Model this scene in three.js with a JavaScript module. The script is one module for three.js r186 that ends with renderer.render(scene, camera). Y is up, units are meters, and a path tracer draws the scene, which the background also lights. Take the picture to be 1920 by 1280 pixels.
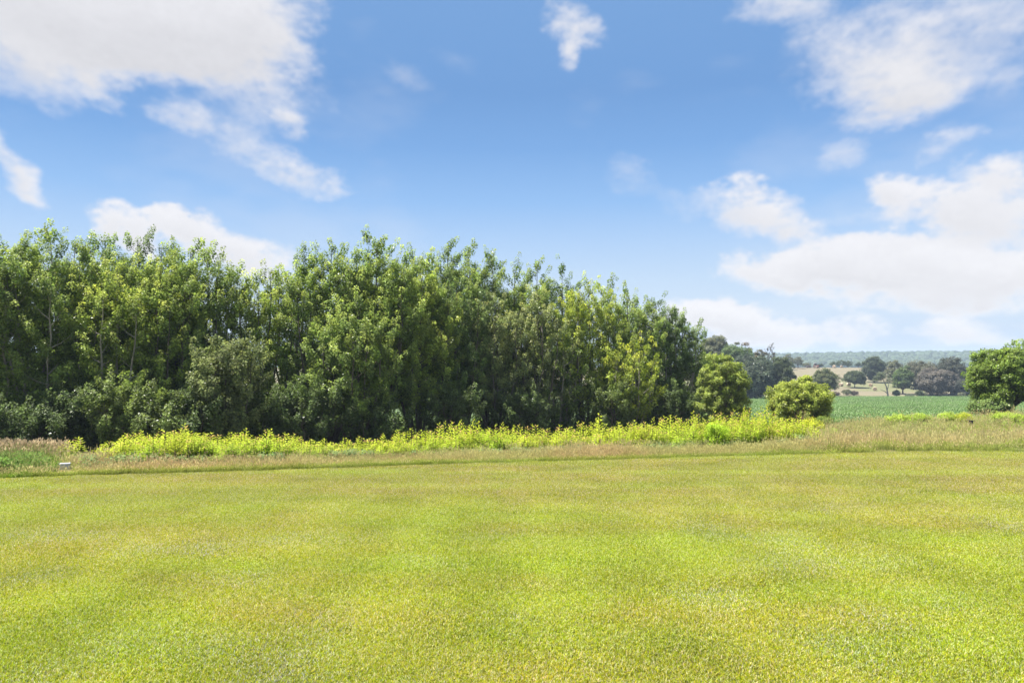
import * as THREE from 'three';
import { mergeGeometries } from 'three/addons/utils/BufferGeometryUtils.js';

// ---------------------------------------------------------------- camera, sky, sun, exposure
const EYE = 3.0, TILT = 0.02332, EXPOSURE = 2.8;
const scene = new THREE.Scene();
const camera = new THREE.PerspectiveCamera(50.0, 1024 / 682, 0.1, 9000);
camera.position.set(0, EYE, 0);
camera.rotation.x = TILT;
const renderer = new THREE.WebGLRenderer();
renderer.toneMapping = THREE.LinearToneMapping;
renderer.toneMappingExposure = EXPOSURE;
renderer.shadowMap.enabled = true;

const SUN = new THREE.Vector3(-0.38, 0.90, -0.06).normalize();
const sun = new THREE.DirectionalLight(new THREE.Color(1, 0.955, 0.88), 5.0);
sun.position.copy(SUN).multiplyScalar(200);
sun.castShadow = true;
sun.shadow.mapSize.set(4096, 4096);
Object.assign(sun.shadow.camera, { left: -90, right: 90, top: 90, bottom: -90, near: 1, far: 500 });
sun.shadow.radius = 1.2;
scene.add(sun, sun.target);

scene.fog = new THREE.FogExp2(new THREE.Color(0.64, 0.80, 1.0), 0.00027);

// ---------------------------------------------------------------- helpers: random numbers and noise
function rngOf(seed) {
  let s = seed >>> 0;
  return () => { s = (s + 0x6d2b79f5) | 0; let t = Math.imul(s ^ (s >>> 15), 1 | s); t = (t + Math.imul(t ^ (t >>> 7), 61 | t)) ^ t; return ((t ^ (t >>> 14)) >>> 0) / 4294967296; };
}
const LAT = (() => { const r = rngOf(77), a = new Float32Array(65536); for (let i = 0; i < 65536; i++) a[i] = r(); return a; })();
function vnoise(x, y) {
  const ix = Math.floor(x), iy = Math.floor(y);
  let fx = x - ix, fy = y - iy;
  fx = fx * fx * fx * (fx * (fx * 6 - 15) + 10); fy = fy * fy * fy * (fy * (fy * 6 - 15) + 10);
  const x0 = ix & 255, x1 = (ix + 1) & 255, y0 = (iy & 255) << 8, y1 = ((iy + 1) & 255) << 8;
  const a = LAT[y0 | x0], b = LAT[y0 | x1], c = LAT[y1 | x0], d = LAT[y1 | x1];
  return a + (b - a) * fx + (c - a) * fy + (a - b - c + d) * fx * fy;
}
function fbm(x, y, n) { let s = 0, a = 0.5, t = 0; for (let i = 0; i < n; i++) { s += a * vnoise(x, y); t += a; a *= 0.52; const q = x; x = x * 1.62 - y * 1.18 + 17.3; y = q * 1.18 + y * 1.62 + 9.1; } return s / t; }
const { clamp, lerp } = THREE.MathUtils;
const sstep = (a, b, x) => { const t = clamp((x - a) / (b - a), 0, 1); return t * t * (3 - 2 * t); };
function table(t, x) {
  if (x <= t[0][0]) return t[0][1];
  for (let i = 1; i < t.length; i++) if (x <= t[i][0]) return lerp(t[i - 1][1], t[i][1], (x - t[i - 1][0]) / (t[i][0] - t[i - 1][0]));
  return t[t.length - 1][1];
}
const V = (x, y, z) => new THREE.Vector3(x, y, z);
const RGB = (r, g, b) => new THREE.Color().setRGB(r, g, b);

// ---------------------------------------------------------------- sky: clear air and fair-weather clouds over the whole dome (azimuth, elevation, half sizes in degrees, tilt, strength, softness, brightness)
const CLOUDS = [
  [-29, 22.8, 11.6, 4.75, 0, 1.75, .75, .55], [-21.1, 23.3, 5.93, 5.06, 0, 1.35, .8, .55], [-29.3, 18.7, 2.35, 2.19, 0, .8, .7, .6], [-33.8, 19.4, 4.58, 2.77, 0, .9, .9, .6], [-19.7, 19.4, 4.34, 2.36, 20, .55, .9, .6],
  [-23.8, 16.8, 2.8, .95, 15, .5, .8, .85, .8], [-20.2, 15.2, 2.8, 1.5, 28, .6, .85, .9, .85], [-16.6, 13.6, 3.6, 1.6, 20, .75, .75, .95, .9], [-16.9, 17.3, 1.3, 1.4, 0, .7, .7, .9, .9], [-21.3, 18, 2.4, 1.2, 30, .3, .9, .8, .6],
  [-32.4, 17.8, 1.88, 1.59, 40, .4, .9, .8], [-34.6, 12.6, 3.2, 1.0, 62, .8, .7, .85], [-24.3, 9.3, 2.46, 1.98, 0, 1, .3, 1], [-27.7, 8.9, 2.98, 1.55, 20, .9, .4, 1], [-21.1, 8, 4.4, 1.95, 20, 1, .5, 1],
  [-18.2, 7.2, 2.28, 1.59, 20, .5, .7, .95], [4.9, 24.8, 2.6, 1.6, 10, .7, .75, .95], [4.3, 23.3, .99, 1.67, 0, .6, .7, .9], [6.7, 24.6, 1.36, .83, 20, .5, .7, .9], [-7.9, 21.4, 1.8, .9, 15, .4, .8, .9, .32],
  [-4.3, 22.6, 1.2, .7, 30, .3, .9, .9, .18], [8.9, 13.9, 1.8, 1.3, 20, .4, .8, .95, .42], [11, 12.6, 2.4, .7, 15, .3, .9, .95, .25], [28, 18.2, 4.28, 2.77, 10, 1.1, .8, .75], [26.4, 20.8, 4.66, 2.99, 0, .6, .9, .7],
  [30.9, 21, 5.6, 3.58, 0, .6, 1, .7], [23.3, 22, 2.66, 1.92, 20, .45, .9, .75], [20.8, 24.2, 3.2, 1.17, 10, .5, .9, .8], [28.3, 17, 3.04, 1.47, 0, .6, .7, .7], [24.1, 14.4, 1.8, .9, -10, .4, .7, .95, .6],
  [34.3, 17.5, .9, 1.0, 0, .35, .8, .9, .4], [18.5, 10.8, 4.2, 2.06, 15, .85, .6, .95], [17.8, 12.2, 1.55, 1.35, 0, .6, .5, 1], [21.1, 9.5, 2.95, 1.4, 10, .7, .7, .9], [15.1, 11.4, 2.7, .9, 5, .35, .8, .95, .4],
  [25, 10, 2.0, .6, 8, .3, .9, .95, .35], [31.5, 9.9, 5.24, 2.35, 8, 1, .5, .9], [27.7, 11.7, 2.34, 1.33, 15, .8, .5, 1], [33.6, 11.7, 2.37, 1.6, 20, .7, .6, .95], [31.2, 14.4, 1.58, .71, -25, .22, .8, .95],
  [32.7, 8.4, 4.49, 1.76, 0, .8, .6, .85], [27, 6.4, 8.8, 2.4, 4, 1.6, .45, 1], [20.8, 6.3, 4.78, 1.72, 3, .9, .5, 1], [33, 5.3, 5.02, 2.31, 0, 1.2, .5, .95], [30.2, 4.2, 6.25, 1.59, 0, 1, .6, .8],
  [16.4, 2.9, 4.2, 1.9, 12, 1.5, .4, 1], [19.9, 2, 3.6, 1.3, 8, 1, .5, 1], [24.7, 1.8, 3.11, 1.2, 0, .75, .6, 1], [31.2, 1.9, 3.5, 1.15, 0, .85, .6, 1], [11.9, 3.3, 2.4, 1.23, 0, .5, .7, 1],
];
function skyTexture() {
  const W = 4096, H = 2048, data = new Float32Array(W * H * 4), R = rngOf(5), lobes = CLOUDS.slice();
  for (let i = 0; i < 46; i++) {                                             // the same kind of clouds on over the rest of the dome
    const el = 2 + 78 * Math.pow(R(), 1.5), side = 42 + R() * 276, az = side > 180 ? side - 360 : side, s = 2 + el * 0.16;
    for (let k = 0; k < 3; k++) lobes.push([az + (R() - .5) * s * 3 / Math.cos(el * Math.PI / 180), el + (R() - .5) * s * .7, s * (1 + R() * 1.4), s * (.35 + R() * .4), R() * 30 - 8, .5 + R() * .7, .5 + R() * .4, .7 + R() * .3]);
  }
  const pre = lobes.map(([az, el, ra, re, rot, s, soft, sh, cap = 1]) => { const c = Math.cos(rot * Math.PI / 180), q = Math.sin(rot * Math.PI / 180); return { az, el, ra, re, c, q, s, soft, sh, cap, top: el + Math.max(ra, re) * 1.4 + 2, low: el - Math.max(ra, re) * 1.4 - 2 }; });
  // air: linear colour by elevation in degrees, as seen at this exposure
  const AIR = [[0, [.66, .76, .90]], [1.5, [.63, .75, .92]], [3.5, [.66, .79, .945]], [6, [.58, .745, .95]], [9, [.455, .655, .945]], [12, [.32, .55, .91]], [16, [.22, .43, .80]], [20, [.18, .365, .71]], [26, [.195, .38, .715]], [45, [.16, .33, .66]], [90, [.11, .25, .56]]];
  const air = (el, c) => { for (let i = 1; i < AIR.length; i++) if (el <= AIR[i][0] || i === AIR.length - 1) return table([[AIR[i - 1][0], AIR[i - 1][1][c]], [AIR[i][0], AIR[i][1][c]]], el); };
  for (let row = 0; row < H; row++) {
    const el = ((row + .5) / H - .5) * 180;
    if (el < -1) { for (let col = 0; col < W; col++) { const o = (row * W + col) * 4; data[o] = .2 / EXPOSURE; data[o + 1] = .25 / EXPOSURE; data[o + 2] = .15 / EXPOSURE; data[o + 3] = 1; } continue; }
    const a = [air(Math.max(el, 0), 0), air(Math.max(el, 0), 1), air(Math.max(el, 0), 2)], ce = Math.cos(el * Math.PI / 180), near = pre.filter((l) => el < l.top && el > l.low);
    const lowness = sstep(10, 1, el);
    for (let col = 0; col < W; col++) {
      const round = ((col + .5) / W - .5) * 2 * Math.PI;                      // atan2(z, x)
      let az = round * 180 / Math.PI + 90;                                    // 0 straight ahead (-z), growing to the right
      if (az > 180) az -= 360;
      const u = az * ce, v = el;
      const wx = (fbm(u * .3 + 40, v * .5 + 7, 4) - .5) * 2.0, wy = (fbm(u * .3 + 90, v * .5 + 61, 4) - .5) * 1.5;
      let F = -1, soft = 0, sh = 0, cap = 0, wsum = 1e-4, under = 0;
      for (const l of near) {
        let da = az - l.az; if (da > 180) da -= 360; if (da < -180) da += 360;
        da = da * ce + wx; const de = el - l.el + wy;
        if (da > l.ra * 1.6 + 2 || da < -l.ra * 1.6 - 2) continue;
        const p = (da * l.c - de * l.q) / l.ra, q = (da * l.q + de * l.c) / l.re, r2 = p * p + q * q;
        if (r2 > 2.2) continue;
        const f = l.s * (1 - r2);
        const w = Math.exp(f * 3);
        wsum += w; sh += w * l.sh; soft += w * l.soft; cap += w * l.cap; under += w * clamp(-q, -1, 1);
        F = F < -.9 ? f : Math.max(F, f) + .35 * Math.max(0, Math.min(F, f));
      }
      sh /= wsum; soft /= wsum; cap /= wsum; under /= wsum;
      const o = (row * W + col) * 4;
      let alpha = 0, lum = 1;
      if (F > -.95) {
        const n = fbm(u * .48, v * .95, 6) - .5, n2 = fbm(u * 2.4 + 5, v * 2.8 + 3, 4) - .5;
        const D = F * .95 + n * (1.95 - 1.05 * soft) + n2 * (.62 - .35 * soft);
        alpha = sstep(-.06 - soft * .28, .22 + soft * 1.15, D) * cap;
        const thick = clamp(D, 0, 1.4);
        lum = lerp(1.0, .80, clamp(under * .75 + .3, 0, 1) * sstep(.2, 1.1, thick)) - (1 - sh) * .10 * sstep(.3, 1.2, thick) + n * .07 + n2 * .05;
      }
      const veil = .12 * sstep(.5, .8, fbm(u * .09 + 3, v * .2 + 8, 5));       // thin high veil
      alpha = clamp(alpha * .95 + veil * (1 - alpha), 0, 1);
      const cl = [.90 * lum, .895 * lum, .925 * lum];
      for (let c = 0; c < 3; c++) data[o + c] = lerp(a[c], cl[c] * lerp(1, 1.06, lowness), alpha) / EXPOSURE;
      data[o + 3] = 1;
    }
  }
  const t = new THREE.DataTexture(data, W, H, THREE.RGBAFormat, THREE.FloatType);
  t.mapping = THREE.EquirectangularReflectionMapping; t.magFilter = THREE.LinearFilter; t.minFilter = THREE.LinearFilter; t.needsUpdate = true;
  return t;
}
scene.background = skyTexture();
scene.environment = scene.background;

// ---------------------------------------------------------------- the lie of the land (d = metres ahead of the camera)
const EDGE = [[-40, 14.2], [-20, 17.2], [-12.9, 18.5], [-10.5, 19.1], [-8.1, 19.8], [-5.4, 20.6], [-2.5, 21.6], [.65, 22.4], [4, 23], [9.25, 23.5], [16.4, 23.4], [40, 21.5]];
const lawnEdge = (x) => table(EDGE, x) + .16 * (vnoise(x * .5 + 9, 3) - .5) + .14 * (vnoise(x * 2.3 + 40, 7) - .5);
const PL = [[18, 0], [22, -.15], [26, -.55], [31, -1.05], [37, -1.6], [46, -2.1], [56, -2.6], [70, -3.6], [250, -10.6], [450, -2.9], [475, -3.3], [560, -8], [750, -14], [1250, -14]];
const PR = [[23.5, 0], [30, -.12], [38, -.6], [46, -1.3], [56, -2.3], [70, -3.6], [250, -10.6], [450, -2.9], [475, -3.3], [560, -8], [750, -14], [1250, -14]];
function land(x, z) {
  const d = -z;
  let y;
  if (d < 17) y = 0;
  else {
    const w = sstep(-2, 15, x - (d - 24) * .35);
    y = lerp(table(PL, d), table(PR, d), w);
    if (d < 70) y += sstep(15, 32, x) * .55 * sstep(24, 40, d) * sstep(70, 56, d);
    if (d > 70) y += (fbm(x * .006 + 3, d * .006, 3) - .5) * 1.6 * sstep(70, 200, d) * sstep(0, 40, Math.abs(d - 250));
  }
  const R = Math.hypot(x, z);
  if (R > 1100) y = lerp(y, -14, sstep(1100, 1250, R)) + sstep(1250, 1800, R) * (12 + 13 * fbm(x * .0016 + 5, z * .0016 + 2, 3));
  return y;
}
const F0 = 1372;                                                             // focal length in pixels of the 1920 pixel wide photograph
function point(px, py, depth) {                                              // a point of the place from the sight line through a pixel and its distance ahead
  const u = (px - 960) / F0, v = (640 - py) / F0, c = Math.cos(TILT), s = Math.sin(TILT), k = depth / (c - v * s);
  return V(u * k, EYE + (v * c + s) * k, -depth);
}
function spot(px, depth) { const p = point(px, 640, depth); p.y = land(p.x, p.z); return p; }

// ---------------------------------------------------------------- helpers: naming, meshes, instancing
const taken = new Map();
function numbered(name) { const n = taken.get(name) ?? 0; taken.set(name, n + 1); return n ? name + '_' + String(n).padStart(3, '0') : name; }
function tag(o, label, category, group, kind) {
  if (label) o.userData.label = label;
  if (category) o.userData.category = category;
  if (group) o.userData.group = group;
  if (kind) o.userData.kind = kind;
  return o;
}
function thing(name, label, category, pos, group) { const o = new THREE.Group(); o.name = numbered(name); o.position.copy(pos); scene.add(o); return tag(o, label, category, group); }
function part(name, geo, mat, parent) { const m = new THREE.Mesh(geo, mat); m.name = name; m.castShadow = m.receiveShadow = true; parent.add(m); return m; }
function scatter(name, geo, mat, items, parent) {
  const m = new THREE.InstancedMesh(geo, mat, Math.max(1, items.length));
  items.forEach((it, i) => { m.setMatrixAt(i, it.m); m.setColorAt(i, it.c); });
  m.name = name; m.castShadow = m.receiveShadow = true; m.userData.kind = 'stuff';
  parent.add(m);
  return m;
}
class Soup {                                                                 // triangles with one colour per corner
  constructor() { this.p = []; this.c = []; }
  tri(a, b, c, ca, cb = ca, cc = ca) { this.p.push(a.x, a.y, a.z, b.x, b.y, b.z, c.x, c.y, c.z); this.c.push(ca.r, ca.g, ca.b, cb.r, cb.g, cb.b, cc.r, cc.g, cc.b); }
  geo() { const g = new THREE.BufferGeometry(); g.setAttribute('position', new THREE.Float32BufferAttribute(this.p, 3)); g.setAttribute('color', new THREE.Float32BufferAttribute(this.c, 3)); g.computeVertexNormals(); return g; }
}
const UP = V(0, 1, 0);
function pose(pos, dir, roll, scale) {
  const q = new THREE.Quaternion().setFromUnitVectors(UP, dir.clone().normalize());
  q.multiply(new THREE.Quaternion().setFromAxisAngle(UP, roll));
  return new THREE.Matrix4().compose(pos, q, typeof scale === 'number' ? V(scale, scale, scale) : scale);
}
function tube(soup, pts, r0, r1, col, sides = 5) {
  let prev = null;
  for (let i = 0; i < pts.length; i++) {
    const t = V().subVectors(pts[Math.min(i + 1, pts.length - 1)], pts[Math.max(i - 1, 0)]).normalize();
    const a = Math.abs(t.y) > .95 ? V(1, 0, 0) : UP, s = V().crossVectors(t, a).normalize(), b = V().crossVectors(s, t), r = lerp(r0, r1, i / (pts.length - 1));
    const ring = [];
    for (let k = 0; k < sides; k++) { const q = k / sides * Math.PI * 2, w = r * (1 + .12 * Math.sin(k * 2.7 + i)); ring.push(pts[i].clone().addScaledVector(s, Math.cos(q) * w).addScaledVector(b, Math.sin(q) * w)); }
    if (prev) for (let k = 0; k < sides; k++) { const n = (k + 1) % sides; soup.tri(prev[k], prev[n], ring[n], col); soup.tri(prev[k], ring[n], ring[k], col); }
    prev = ring;
  }
}

// ---------------------------------------------------------------- materials
const leafMat = new THREE.MeshPhysicalMaterial({ name: 'leaf', color: 0xffffff, vertexColors: true, roughness: .95, transmission: .5, thickness: 0, specularIntensity: .3, clearcoat: .3, clearcoatRoughness: .3, side: THREE.DoubleSide });
const softLeafMat = new THREE.MeshPhysicalMaterial({ name: 'soft_leaf', color: 0xffffff, vertexColors: true, roughness: .95, transmission: .5, thickness: 0, specularIntensity: .2, clearcoat: .06, clearcoatRoughness: .5, side: THREE.DoubleSide });
const grassMat = new THREE.MeshPhysicalMaterial({ name: 'grass_blade', color: 0xffffff, vertexColors: true, roughness: .95, transmission: .45, thickness: 0, specularIntensity: .15, side: THREE.DoubleSide });
const cornMat = new THREE.MeshPhysicalMaterial({ name: 'corn_leaf', color: 0xffffff, vertexColors: true, roughness: .9, transmission: .3, thickness: 0, specularIntensity: .3, clearcoat: .28, clearcoatRoughness: .33, side: THREE.DoubleSide });
const barkMat = new THREE.MeshStandardMaterial({ name: 'bark', color: 0xffffff, vertexColors: true, roughness: .95 });
function soilTexture() {
  const n = 256, d = new Uint8Array(n * n * 4);
  for (let y = 0; y < n; y++) for (let x = 0; x < n; x++) { const v = 150 + 105 * (fbm(x * .25, y * .25, 3)) * (.6 + .4 * LAT[(y * n + x) & 65535]); const o = (y * n + x) * 4; d[o] = d[o + 1] = d[o + 2] = clamp(v, 0, 255); d[o + 3] = 255; }
  const t = new THREE.DataTexture(d, n, n); t.wrapS = t.wrapT = THREE.RepeatWrapping; t.magFilter = THREE.LinearFilter; t.needsUpdate = true;
  return t;
}
const soil = soilTexture();
const groundMat = new THREE.MeshStandardMaterial({ name: 'ground', color: 0xffffff, vertexColors: true, roughness: 1, map: soil });

// ---------------------------------------------------------------- the ground sheets
function sheet(name, near, far, x0, x1, nx, nd, tint, lift = 0) {
  const pos = [], col = [], uv = [], idx = [], c = new THREE.Color();
  for (let j = 0; j <= nd; j++) for (let i = 0; i <= nx; i++) {
    const x = lerp(x0, x1, i / nx), d = lerp(near(x), far(x), j / nd);
    pos.push(x, land(x, -d) + lift, -d); tint(x, d, c); col.push(c.r, c.g, c.b); uv.push(x / 2.3, d / 2.3);
    if (i < nx && j < nd) { const a = j * (nx + 1) + i, b = a + nx + 1; idx.push(a, a + 1, b, b, a + 1, b + 1); }
  }
  const g = new THREE.BufferGeometry();
  g.setAttribute('position', new THREE.Float32BufferAttribute(pos, 3)); g.setAttribute('color', new THREE.Float32BufferAttribute(col, 3)); g.setAttribute('uv', new THREE.Float32BufferAttribute(uv, 2)); g.setIndex(idx); g.computeVertexNormals();
  const m = part(name, g, groundMat, scene);
  m.userData.kind = 'structure';
  return m;
}
{ // the ground itself, one sheet from under the camera to beyond the far ridge
  const rings = [0], NA = 220, pos = [], col = [], uv = [], idx = [];
  for (let r = 3; r < 3600; r *= r < 700 ? 1.06 : 1.035) rings.push(r);
  rings.forEach((r, j) => {
    for (let i = 0; i < NA; i++) {
      const a = i / NA * Math.PI * 2, x = Math.sin(a) * r, z = -Math.cos(a) * r, d = -z;
      const covered = (d > -40 && d < 66 && Math.abs(x) < 96) || (d >= 60 && d < 480 && x > -200 && x < 420);
      pos.push(x, land(x, z) - (covered ? (d < 66 ? .35 : 1.2) : 0), z);
      const n = fbm(x * .02, z * .02, 3), far = sstep(700, 1300, r);
      col.push(lerp(lerp(.075, .12, n), .03, far), lerp(lerp(.10, .12, n), .05, far), lerp(.035, .02, far)); uv.push(x / 9, z / 9);
      if (j > 0) { const b = (j - 1) * NA, n1 = (i + 1) % NA, e = b + NA; if (j === 1) { if (i < NA) idx.push(b + i, b + NA + n1, e + i); } else idx.push(b + i, b + n1, e + i, e + i, b + n1, e + n1); }
    }
  });
  const g = new THREE.BufferGeometry();
  g.setAttribute('position', new THREE.Float32BufferAttribute(pos, 3)); g.setAttribute('color', new THREE.Float32BufferAttribute(col, 3)); g.setAttribute('uv', new THREE.Float32BufferAttribute(uv, 2)); g.setIndex(idx); g.computeVertexNormals();
  part('ground', g, groundMat, scene).userData.kind = 'structure';
}
// colour of the mown lawn by place: lime turf with straw-coloured dry patches, mowing lines across
function lawnTone(x, d, c) {
  const big = fbm(x * .16 + 11, d * .26 + 4, 3), mid = fbm(x * .75 + 2, d * 1.15 + 31, 3), small = fbm(x * 2.1 + 9, d * 2.6 + 5, 2), fine = fbm(x * 3.6 + 7, d * 4.4, 2);
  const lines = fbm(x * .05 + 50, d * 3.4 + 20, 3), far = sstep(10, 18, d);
  let dry = sstep(.30, .74, big * .38 + mid * .38 + small * .24);
  dry = clamp(dry * .74 + (lines - .5) * (.6 + .5 * far) + .24 * far - .08, 0, 1);
  const dark = sstep(.60, .76, fbm(x * 1.2 + 90, d * 1.9 + 60, 3)) * .22 + sstep(.53, .64, lines) * .42 * (.3 + .7 * far);
  const grey = sstep(.58, .76, fbm(x * .9 + 190, d * 1.3 + 160, 3)) * .6 * (1 - far);
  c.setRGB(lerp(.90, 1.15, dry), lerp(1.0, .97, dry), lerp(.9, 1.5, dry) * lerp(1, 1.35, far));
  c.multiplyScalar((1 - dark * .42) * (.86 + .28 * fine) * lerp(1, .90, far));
  c.r = lerp(c.r, c.g * .92, grey * .6); c.b = lerp(c.b, c.b * 2.2, grey);
  c.multiplyScalar(1 + .05 * Math.sign(Math.sin((x + .08) * 2.922)) * sstep(20, 9, d) + .035 * Math.sin(d * 5.2 + .25 * x) * far + .04 * Math.sin(d * 2.3 + .06 * x));
  const lane = ((x + .08 - (d - 14) * .004) / 2.15 + 50) % 1, seam = Math.exp(-Math.pow(Math.min(lane, 1 - lane) * 2.15 / .15, 2)) * sstep(19, 13, d) * (.35 + .9 * vnoise(x * .4 + 5, d * .5));
  c.multiplyScalar(1 - .13 * seam);
}
sheet('lawn', () => -30, (x) => lawnEdge(x), -70, 70, 280, 160, (x, d, c) => { lawnTone(x, d, c); c.r *= .16; c.g *= .19; c.b *= .024; });
sheet('meadow_ground', (x) => lawnEdge(x), () => 64, -95, 95, 190, 90, (x, d, c) => { const n = fbm(x * .4, d * .4, 3), sh = sstep(30, 26, d); c.setRGB(lerp(.12, .19, n), lerp(.12, .16, n), .045).multiplyScalar(lerp(.8, 1, sh)); });
sheet('corn_field', () => 64, () => 250, -200, 420, 155, 60, (x, d, c) => { const n = fbm(x * .15, d * .15, 3); c.setRGB(lerp(.06, .08, n), lerp(.10, .13, n), .03); });
sheet('hay_field', () => 250, () => 478, -200, 420, 310, 200, (x, d, c) => {
  const streak = fbm(x * .03 + d * .02, d * .42 - x * .03, 3), patch = fbm(x * .02 + 8, d * .03 + 5, 3);
  c.setRGB(lerp(.185, .285, streak), lerp(.158, .24, streak), lerp(.09, .145, streak));
  const row = Math.pow(.5 + .5 * Math.sin((d + x * .22) / 7.5 * 6.283 + fbm(x * .02, d * .03, 2) * 9), 5); c.multiplyScalar((1 - .34 * row) * .84);
  const green = sstep(.50, .66, patch) * .65 * sstep(420, 330, d) + sstep(268, 255, d) * .35;
  c.r = lerp(c.r, .13, green); c.g = lerp(c.g, .15, green); c.b = lerp(c.b, .05, green);
});

// ---------------------------------------------------------------- foliage sprays: a twig's worth of leaves
function leaf(s, at, dir, side, len, wid, fold, c0, c1) {
  const n = V().crossVectors(side, dir), mid = at.clone().addScaledVector(dir, len * .45), tip = at.clone().addScaledVector(dir, len).addScaledVector(n, -len * .18);
  const a = mid.clone().addScaledVector(side, wid * .5).addScaledVector(n, fold), b = mid.clone().addScaledVector(side, -wid * .5).addScaledVector(n, fold);
  s.tri(at, a, tip, c0, c0, c1); s.tri(at, tip, b, c0, c1, c0);
}
function makeSpray(seed, { count, length, spread, size, droop = .25, flat = .55, tipBright = 1.35 }) {
  const R = rngOf(seed), s = new Soup();
  for (let i = 0; i < count; i++) {
    const t = Math.pow((i + R()) / count, .85), q = i * 2.4 + R(), out = V(Math.cos(q), 0, Math.sin(q)), r = spread * (.25 + .75 * R()) * (1.05 - .6 * t * t);
    const at = V(0, t * length, 0).addScaledVector(out, r * .55);
    const dir = out.clone().multiplyScalar(1).add(V(0, (R() - .5) * .8 + .25 - droop, 0)).normalize();
    const face = V((R() - .5) * 2, 1.4 * flat + .4, (R() - .5) * 2).normalize(), side = V().crossVectors(dir, face).normalize();
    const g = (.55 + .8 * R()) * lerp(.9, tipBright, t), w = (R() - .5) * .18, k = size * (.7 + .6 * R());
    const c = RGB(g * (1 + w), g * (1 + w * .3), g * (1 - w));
    leaf(s, at, dir, side, k * 1.15, k, k * .12, c, c);
  }
  return s.geo();
}
const SPRAY = [0, 1, 2, 3].map((i) => makeSpray(100 + i, { count: 30, length: .5, spread: .30, size: .115, tipBright: 1.5 }));
const BIGSPRAY = [0, 1, 2].map((i) => makeSpray(130 + i, { count: 34, length: 1.0, spread: .95, size: .26, tipBright: 1.2 }));
const FINESPRAY = [0, 1, 2].map((i) => makeSpray(160 + i, { count: 24, length: .46, spread: .26, size: .075 }));

// ---------------------------------------------------------------- trees
const BARK = RGB(.10, .085, .07), GREYBARK = RGB(.27, .245, .21), PALEBARK = RGB(.30, .27, .24);
function treeBody(tree, limbs, bark) {                                       // limbs: [{pts, r0, r1, twigs: [[pts, r0, r1]]}], the first is the trunk
  limbs.forEach((l, i) => {
    const s = new Soup();
    tube(s, l.pts, l.r0, l.r1, bark, i ? 6 : 8);
    for (const [pts, a, b] of l.twigs) tube(s, pts, a, b, bark, 4);
    part(i ? 'limb' : 'trunk', s.geo(), barkMat, tree);
  });
}
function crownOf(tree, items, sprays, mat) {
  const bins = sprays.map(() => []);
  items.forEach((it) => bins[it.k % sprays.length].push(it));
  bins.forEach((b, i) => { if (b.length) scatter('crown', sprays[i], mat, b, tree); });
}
function curve(a, b, bow, n) { const pts = []; for (let i = 0; i <= n; i++) { const t = i / n; pts.push(a.clone().lerp(b, t).addScaledVector(bow, Math.sin(t * Math.PI))); } return pts; }
const along = (pts, t) => { const f = clamp(t, 0, .9999) * (pts.length - 1), i = Math.floor(f); return pts[i].clone().lerp(pts[i + 1], f - i); };

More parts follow.
